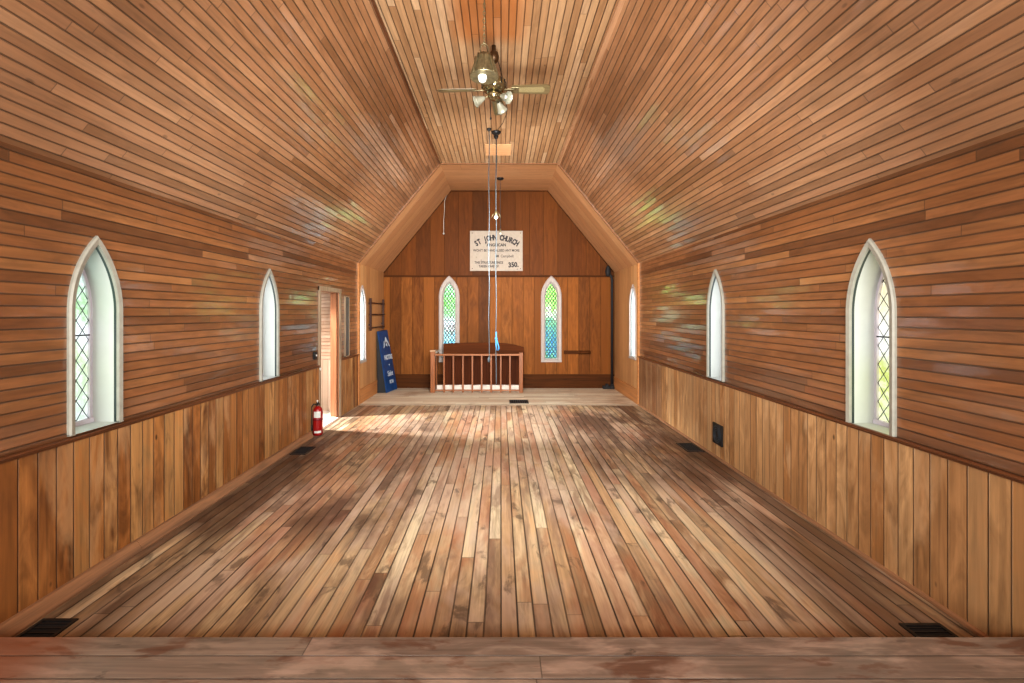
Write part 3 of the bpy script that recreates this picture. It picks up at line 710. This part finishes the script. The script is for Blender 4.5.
# ---- communion rail
YR = 9.12
cr = empty('communion_rail', (-.485, YR, 0), 'low wooden altar railing with square balusters in the chancel centre', 'railing')
x0, x1 = -1.365+.485, .40+.485
m = MB(); m.box(x0-.045, x0+.045, -.045, .045, 0, .82, ch=.006); m.build('newel_post', M_balus, cr)
m = MB(); m.box(x1-.04, x1+.04, -.04, .04, 0, .80, ch=.006); m.build('newel_post', M_balus, cr)
m = MB(); m.box(x0+.02, x1-.02, -.045, .045, .735, .772, ch=.006); m.build('top_rail', M_rail, cr)
m = MB(); m.box(x0+.04, x1-.04, -.02, .02, .03, .055); m.build('bottom_rail', M_rail, cr)
for px in (444.1, 453.4, 463, 472.4, 481.7, 491.1, 500.8, 510):
    X = (px-501)*YR/455+.485
    m = MB(); m.box(X-.017, X+.017, -.017, .017, .0, .74, ch=.003); m.build('baluster', M_balus, cr)
m = MB(); m.box(x0-.05, x0+.06, .045, .46, .775, .815, ch=.006); m.box(x0-.055, x0+.055, -.055, .045, .82, .845, ch=.006); m.build('return_rail', wood('return_rail_sunlit_wood', S(200, 170, 140), S(160, 120, 84), 'Y', .35), cr)  # sunlit top of return and post cap, painted in as paler wood
m = MB(); m.box(x0-.03, x0+.03, .40, .46, 0, .78, ch=.004); m.build('newel_post', M_balus, cr)
for y in (.15, .27):
    m = MB(); m.box(x0-.017, x0+.017, y-.017, y+.017, 0, .78, ch=.003); m.build('baluster', M_balus, cr)
# ---- dark panel bench behind the rail
pn = empty('altar_bench', (-.365, 9.30, 0), 'dark brown panelled bench back on a white base behind the railing', 'bench')
m = MB(); n = 24; x0, x1 = -.81, .835
def topz(t): return .965 + .022*math.sin(PI*min(1, t*1.1)) - .075*max(0, (t-.72)/.28)**2
fr_ = [[(x0+(x1-x0)*k/n, y, z) for k in range(n+1)] for y, z in ((0, .735),)]
bot = [(x0+(x1-x0)*k/n, -.012, .74) for k in range(n+1)]; top = [(x0+(x1-x0)*k/n, -.012, topz(k/n)) for k in range(n+1)]
tb = [(x, .02, z) for x, _, z in top]; bb = [(x, .02, z) for x, _, z in bot]
m.grid([bot, top, tb, bb, bot], smooth=False)
m.poly([bot[0], top[0], tb[0], bb[0]]); m.poly([bot[-1], top[-1], tb[-1], bb[-1]])
m.build('top_board', M_darkpan, pn)
m = MB(); m.box(x0, x1-.06, .0, .02, .0, .745); m.build('back_panel', wood('panel_wood_red', S(78, 40, 20), S(48, 24, 12), 'Z', .7, .5, .08), pn)
m = MB(); m.box(x0-.13, x1-.07, -.06, -.0, 0, .125, ch=.004); m.build('base_board', M_palebase, pn)
for x in (x0, x1-.1):
    m = MB(); m.box(x, x+.04, .02, .26, 0, .9, ch=.004); m.build('end_board', M_darkpan, pn)
m = MB(); m.box(x0+.04, x1-.1, .02, .26, .42, .45); m.build('seat', M_darkpan, pn)

# ---- wooden stub on back wall
st = empty('handrail_stub', (1.6, YB, .71), 'short brown wooden rail piece fixed low on the back wall right of window', 'rail piece')
m = MB(); m.box(-.27, .12, -.03, 0, .01, .085, ch=.006); m.build('board', M_trimdkx, st)
m = MB(); m.tube([(.05, -.045, .05), (.2, -.05, .05), (.285, -.05, .052)], [.032, .036, .034], 12); m.build('grip', M_trimdkx, st)

# ---- black pipe in right corner
pp = empty('stove_pipe', (2.335, 9.565, 0), 'thin black pipe standing in the right rear corner of the chancel', 'pipe')
m = MB(); m.tube([(0, 0, .04), (0, 0, 2.30), (-.01, 0, 2.34), (-.05, 0, 2.40), (-.09, -.0, 2.52)], .028, 14); m.build('pipe', M_blackm, pp)
m = MB(); m.lathe([(.03, 0), (.045, .02), (.06, .1), (.034, .2), (.028, .22)], 16, T(-.085, 0, 2.36)); m.build('top_collar', M_blackm, pp)
m = MB(); m.lathe([(.07, 0), (.07, .02), (.045, .05), (.03, .1)], 16); m.box(-.2, -.04, -.05, .03, 0, .06, ch=.01); m.box(-.14, -.08, -.04, .02, .05, .10, ch=.01); m.build('base', M_blackm, pp)

# ---- hatch on the ceiling
m = MB(); m.box(-.245, .16, 6.97, 7.44, ZC-.014, ZC-.001, ch=.003)
tag(m.build('ceiling_hatch', M_pale), 'pale rectangular wood board fixed on the flat ceiling near the chancel', 'board')

# ---- ropes
def rope(mb, x, y, z0, z1, r=.008):
    n = 60; pts = [(x+.004*math.sin(i*.35), y+.003*math.cos(i*.31), z1+(z0-z1)*i/n) for i in range(n+1)]
    mb.tube(pts, r, 8)
r1 = empty('hanging_rope', (-.168, 6.38, ZC), 'shorter grey rope hanging from the ceiling, left of the pair', 'rope')
m = MB(); rope(m, 0, 0, .93-ZC, 0, .006); m.build('cord', M_rope, r1)
m = MB(); m.lathe([(.004, 0), (.018, .01), (.02, .05), (.01, .075)], 12, T(0, 0, .9-ZC)); m.build('end_knot', M_rope, r1)
m = MB(); m.lathe([(.03, 0), (.03, -.015), (.014, -.04)], 14); m.build('ceiling_ring', M_black, r1)
r2 = empty('hanging_rope', (-.072, 6.64, ZC), 'longer grey rope with a blue knot hanging in front of the railing', 'rope')
m = MB(); rope(m, 0, 0, .54-ZC, 0, .0075); m.build('cord', M_rope, r2)
m = MB(); pts = [(.0, 0, 1.32-ZC), (.004, -.012, 1.22-ZC), (.03, -.012, 1.13-ZC), (.042, -.012, 1.08-ZC), (.03, -.012, 1.045-ZC), (.01, -.012, 1.05-ZC), (0, -.012, 1.12-ZC), (.002, 0, 1.25-ZC)]
m.tube(pts, .010, 8); m.lathe([(.004, 0), (.02, .015), (.02, .04), (.004, .055)], 10, T(0, 0, 1.19-ZC)); m.build('blue_loop', M_ropeb, r2)
m = MB(); m.lathe([(.035, 0), (.035, -.02), (.016, -.05)], 14); m.build('ceiling_ring', M_black, r2)

# ---- bare-bulb pendants
def pendant(x, y, zb, label, arms):
    p = empty('pendant_lamp', (x, y, ZC), label, 'pendant lamp', group='bare bulb pendants')
    m = MB(); m.lathe([(.07, 0), (.07, -.012), (.05, -.03), (.012, -.038)], 20); m.build('canopy', M_black, p)
    m = MB(); m.tube([(0, 0, -.03), (0, 0, zb-ZC+.07)], .0045, 8); m.build('cord', M_rope, p)
    m = MB(); m.lathe([(.012, .09), (.02, .075), (.021, .03), (.016, .02)], 14, T(0, 0, zb-ZC)); m.build('socket', M_brass, p)
    if arms:
        m = MB(); m.tube([(-.065, 0, zb-ZC-.01), (-.045, 0, zb-ZC+.04), (0, 0, zb-ZC+.055), (.045, 0, zb-ZC+.04), (.065, 0, zb-ZC-.01)], .0035, 6)
        m.tube([(-.06, 0, zb-ZC+.012), (.06, 0, zb-ZC+.012)], .003, 6); m.build('switch_arms', M_brass, p)
    m = MB(); m.lathe([(.012, .03), (.024, .012), (.029, -.006), (.022, -.026), (.006, -.033)], 16, T(0, 0, zb-ZC)); m.build('bulb', M_bulb, p)
pendant(-.07, 6.5, 2.965, 'bare bulb pendant with cross arms hanging beside the long rope', True)
pendant(-.015, 8.74, 3.12, 'bare bulb pendant hanging from the chancel ceiling above the white sign', False)
# wire over the ceiling
m = MB(); m.tube([(-.06, 6.44, ZC-.012), (.02, 6.2, ZC-.008), (.07, 5.9, ZC-.012), (.06, 5.5, ZC-.008), (.02, 5.0, ZC-.012), (-.05, 4.5, ZC-.008)], .0035, 8)
tag(m.build('electrical_cable', M_black), 'thin dark cable running across the flat ceiling from fan to pendant', 'cable')
# small dangling string at the gable
g = empty('pull_string', (-1.17, 9.45, 4.02), 'thin pale string dangling from the left edge of the chancel ceiling', 'string')
m = MB(); m.tube([(.04, 0, .02), (.0, 0, -.1), (-.005, 0, -.3), (-.02, 0, -.5), (-.02, 0, -.76)], .005, 6); m.build('cord', M_label, g)
m = MB(); m.lathe([(.004, 0), (.018, .01), (.018, .03), (.004, .045)], 10, T(-.02, 0, -.8)); m.build('toggle', M_label, g)

# ---- front brass lamp on chain
FX, FY = -.122, 3.3
lp = empty('hanging_lamp', (FX, FY, ZC), 'brass bell-shaped lamp with white bulb on a long chain before the fan', 'hanging lamp')
zb = 3.31-ZC       # bottom of bell
m = MB(); m.lathe([(.06, 0), (.06, -.012), (.03, -.03), (.01, -.035)], 20); m.build('canopy', M_brass, lp)
m = MB(); L0, L1 = -.03, zb+.235; k = 0; z = L0
while z > L1:
    pts = []
    for j in range(13):
        a = 2*PI*j/12; px = .0075*math.cos(a); pz = .017*math.sin(a)
        pts.append((px, 0, z-.015+pz) if k % 2 else (0, px, z-.015+pz))
    m.tube(pts, .003, 6, cap=False); z -= .028; k += 1
m.build('chain', M_brass, lp)
m = MB()
pts = [(.03*math.cos(a)*(1 if abs(math.sin(a)) < 2 else 1), 0, zb+.195+.045*math.sin(a)) for a in [2*PI*j/20 for j in range(21)]]
m.tube(pts, .004, 8, cap=False); m.build('hanging_loop', M_brass, lp)
m = MB(); prof = [(.022, .165), (.05, .155), (.062, .13), (.066, .10), (.078, .06), (.092, .025), (.097, 0), (.09, -.004), (.084, .02), (.07, .06), (.058, .10), (.054, .125), (.03, .145)]
m.lathe(prof, 32, T(0, 0, zb), cap=False); m.lathe([(.001, .168), (.022, .165), (.03, .15)], 24, T(0, 0, zb), cap=False); m.build('bell_shade', M_brass, lp)
m = MB()
for j in range(8):
    a = 2*PI*j/8; m.tube([(r*math.cos(a), r*math.sin(a), zb+z) for r, z in ((.06, .15), (.07, .10), (.083, .06), (.1, .015), (.101, -.003))], .005, 8)
m.lathe([(.1, -.006), (.106, 0), (.1, .008)], 32, T(0, 0, zb)); m.build('cage_ribs', M_brass, lp)
m = MB(); m.lathe([(.02, .12), (.022, .06), (.018, .05)], 16, T(-.005, -.01, zb)); m.build('socket', M_steel, lp)
m = MB(); m.lathe([(.014, .055), (.022, .03), (.033, .0), (.034, -.02), (.025, -.042), (.008, -.052)], 20, T(-.012, -.02, zb)); m.build('bulb', M_bulb, lp)

# ---- ceiling fan
fn = empty('ceiling_fan', (-.07, 4.4, ZC), 'brass ceiling fan with four tan blades and frosted glass lights', 'ceiling fan')
hz = 3.77-ZC
M_cut = plain('mirror_brass', S(150, 140, 106), .12, metal=.9, var=.3, scale=25)
m = MB(); m.lathe([(.02, 0), (.02, -.05), (.04, -.07), (.052, -.11), (.045, -.15), (.02, -.17)], 24); m.build('canopy', plain('bronze_canopy', S(84, 60, 36), .35, metal=.6), fn)
m = MB(); m.tube([(0, 0, -.06), (0, 0, hz+.08)], .013, 12); m.build('downrod', M_brass, fn)
m = MB(); m.lathe([(.02, .10), (.06, .095), (.1, .075), (.118, .045), (.12, .01), (.108, -.02), (.085, -.035), (.05, -.04)], 32, T(0, 0, hz)); m.build('motor_housing', M_cut, fn)
for a in [2*PI*j/14 for j in range(14)]:
    m = MB(); m.box(-.006, .006, -.004, .004, -.03, .03, T(.117*math.cos(a), .117*math.sin(a), hz+.03, 0, 0, a+PI/2)); m.build('housing_vent', M_black, fn)
for j, ang in enumerate((-.02, PI*.5-.12, PI-.04, -PI*.5-.1)):
    # hanging blades tilt slightly and are pitched
    Mz = Matrix.Translation((0, 0, hz-.012)) @ Matrix.Rotation(ang, 4, 'Z') @ Matrix.Rotation(math.radians(.5), 4, 'Y') @ Matrix.Rotation(math.radians(-14), 4, 'X')
    out = [(.17, -.045), (.20, -.052), (.38, -.062), (.50, -.064), (.53, -.056), (.543, -.035), (.543, .035), (.53, .056), (.50, .064), (.38, .062), (.20, .052), (.17, .045)]
    m = MB(); m.grid([[Mz @ Vector((x, y, z)) for x, y in out] for z in (-.0035, .0035)], True, False, True)
    bl = m.build('blade', M_blade, fn)
    m = MB(); ins = [(.24, -.03), (.47, -.036), (.49, -.02), (.49, .02), (.47, .036), (.24, .03)]
    m.grid([[Mz @ Vector((x, y, z)) for x, y in ins] for z in (-.0048, -.003)], True, False, True); m.build('cane_insert', M_cane, bl)
    m = MB(); m.box(.09, .2, -.016, .016, -.012, -.0045, Mz, ch=.002); m.box(.17, .24, -.035, .035, -.0085, -.004, Mz, ch=.002); m.build('blade_iron', M_brass, bl)
m = MB(); m.lathe([(.05, -.04), (.062, -.06), (.06, -.09), (.04, -.11), (.02, -.12)], 24, T(0, 0, hz)); m.build('light_kit_hub', M_cut, fn)
for ang in (math.radians(188), math.radians(322), math.radians(62)):
    d = Vector((math.cos(ang), math.sin(ang), 0))
    c0 = Vector((0, 0, hz-.085)); c1 = c0 + d*.06 + Vector((0, 0, -.0)); c2 = c0 + d*.095 + Vector((0, 0, -.018))
    m = MB(); m.tube([c0, c1, c2], .009, 8); arm = m.build('lamp_arm', M_brass, fn)
    ax = (d*.9 + Vector((0, 0, -.45))).normalized(); q = ax.to_track_quat('Z', 'Y').to_matrix().to_4x4()
    Mt = Matrix.Translation(c2) @ q
    m = MB(); pf = [(.018, -.005), (.024, .01), (.034, .035), (.04, .06), (.05, .085), (.058, .095), (.054, .093), (.037, .06), (.03, .035), (.02, .012)]
    rows = []
    for r, z in pf:
        rows.append([Mt @ Vector((r*(1+.05*math.cos(8*2*PI*k/32)*(z/.095))*math.cos(2*PI*k/32), r*(1+.05*math.cos(8*2*PI*k/32)*(z/.095))*math.sin(2*PI*k/32), z)) for k in range(32)])
    m.grid(rows, True); m.build('glass_shade', M_frost, arm)
    m = MB(); m.lathe([(.01, .0), (.02, .03), (.024, .05), (.014, .07), (.003, .075)], 14, Mt); m.build('bulb', M_bulb, arm)
m = MB(); m.tube([(-.03, .02, hz-.11), (-.03, .02, hz-.28)], .002, 6); m.lathe([(.002, 0), (.009, .008), (.009, .02), (.002, .028)], 10, T(-.03, .02, hz-.30)); m.build('pull_chain', M_black, fn)

# ================================================================== light
def area(name, loc, target, sx, sy, energy, color):
    l = bpy.data.lights.new(name, 'AREA'); l.shape = 'RECTANGLE'; l.size = sx; l.size_y = sy; l.energy = energy; l.color = color
    o = bpy.data.objects.new(name, l); COL.objects.link(o); o.location = loc
    o.rotation_euler = (Vector(target)-Vector(loc)).to_track_quat('-Z', 'Y').to_euler(); return o
area('rear_fill', (0, -2.6, 2.0), (0, 6, 2.4), 4.2, 2.4, 420, (1, .99, .96))
area('rear_fill_high', (0, -2.0, 2.6), (0, 6, 4.6), 3.0, 1.0, 230, (1, .99, .96))
area('nave_fill', (0, 2.4, 2.0), (0, 9.6, 2.3), .9, .9, 150, (1, .99, .96))
area('chancel_fill', (0, 5.6, 2.3), (0, 9.6, 2.0), .8, .8, 125, (1, .99, .96))
area('vestibule_daylight', (VX+.06, 6.5, 1.35), (XL+2.2, 6.62, .2), 1.0, 1.5, 7, (1, .98, .96))
sp = bpy.data.lights.new('sunbeam', 'SPOT'); sp.energy = 1500; sp.spot_size = math.radians(48); sp.spot_blend = .4; sp.shadow_soft_size = .12; sp.color = (1, .97, .93)
so = bpy.data.objects.new('sunbeam', sp); COL.objects.link(so); so.location = (VX+.1, 6.55, 2.1)
so.rotation_euler = (Vector((-1.3, 6.62, 0))-Vector(so.location)).to_track_quat('-Z', 'Y').to_euler()

w = bpy.data.worlds.new('World'); SC.world = w; w.use_nodes = True
nt = w.node_tree; bg = nt.nodes['Background']
sky = nt.nodes.new('ShaderNodeTexSky'); sky.sky_type = 'HOSEK_WILKIE'; sky.turbidity = 5
nt.links.new(sky.outputs[0], bg.inputs[0]); bg.inputs[1].default_value = 1.0

# ================================================================== camera
cam = bpy.data.cameras.new('camera'); co = bpy.data.objects.new('camera', cam); COL.objects.link(co)
co.location = (0, 0, 1.6); co.rotation_euler = (PI/2, 0, 0)
cam.sensor_width = 36; cam.sensor_fit = 'HORIZONTAL'; cam.lens = 36*455/1024
cam.shift_x = 11/1024; cam.shift_y = -29/1024; cam.clip_start = .05
SC.camera = co
SC.view_settings.view_transform = 'Standard'; SC.view_settings.look = 'None'; SC.view_settings.exposure = 0.; SC.view_settings.gamma = .88
SC.cycles.max_bounces = 8; SC.cycles.diffuse_bounces = 3; SC.cycles.transparent_max_bounces = 12
SC.cycles.caustics_reflective = False; SC.cycles.caustics_refractive = False
SC.cycles.sample_clamp_indirect = 6
SC.cycles.use_denoising = True
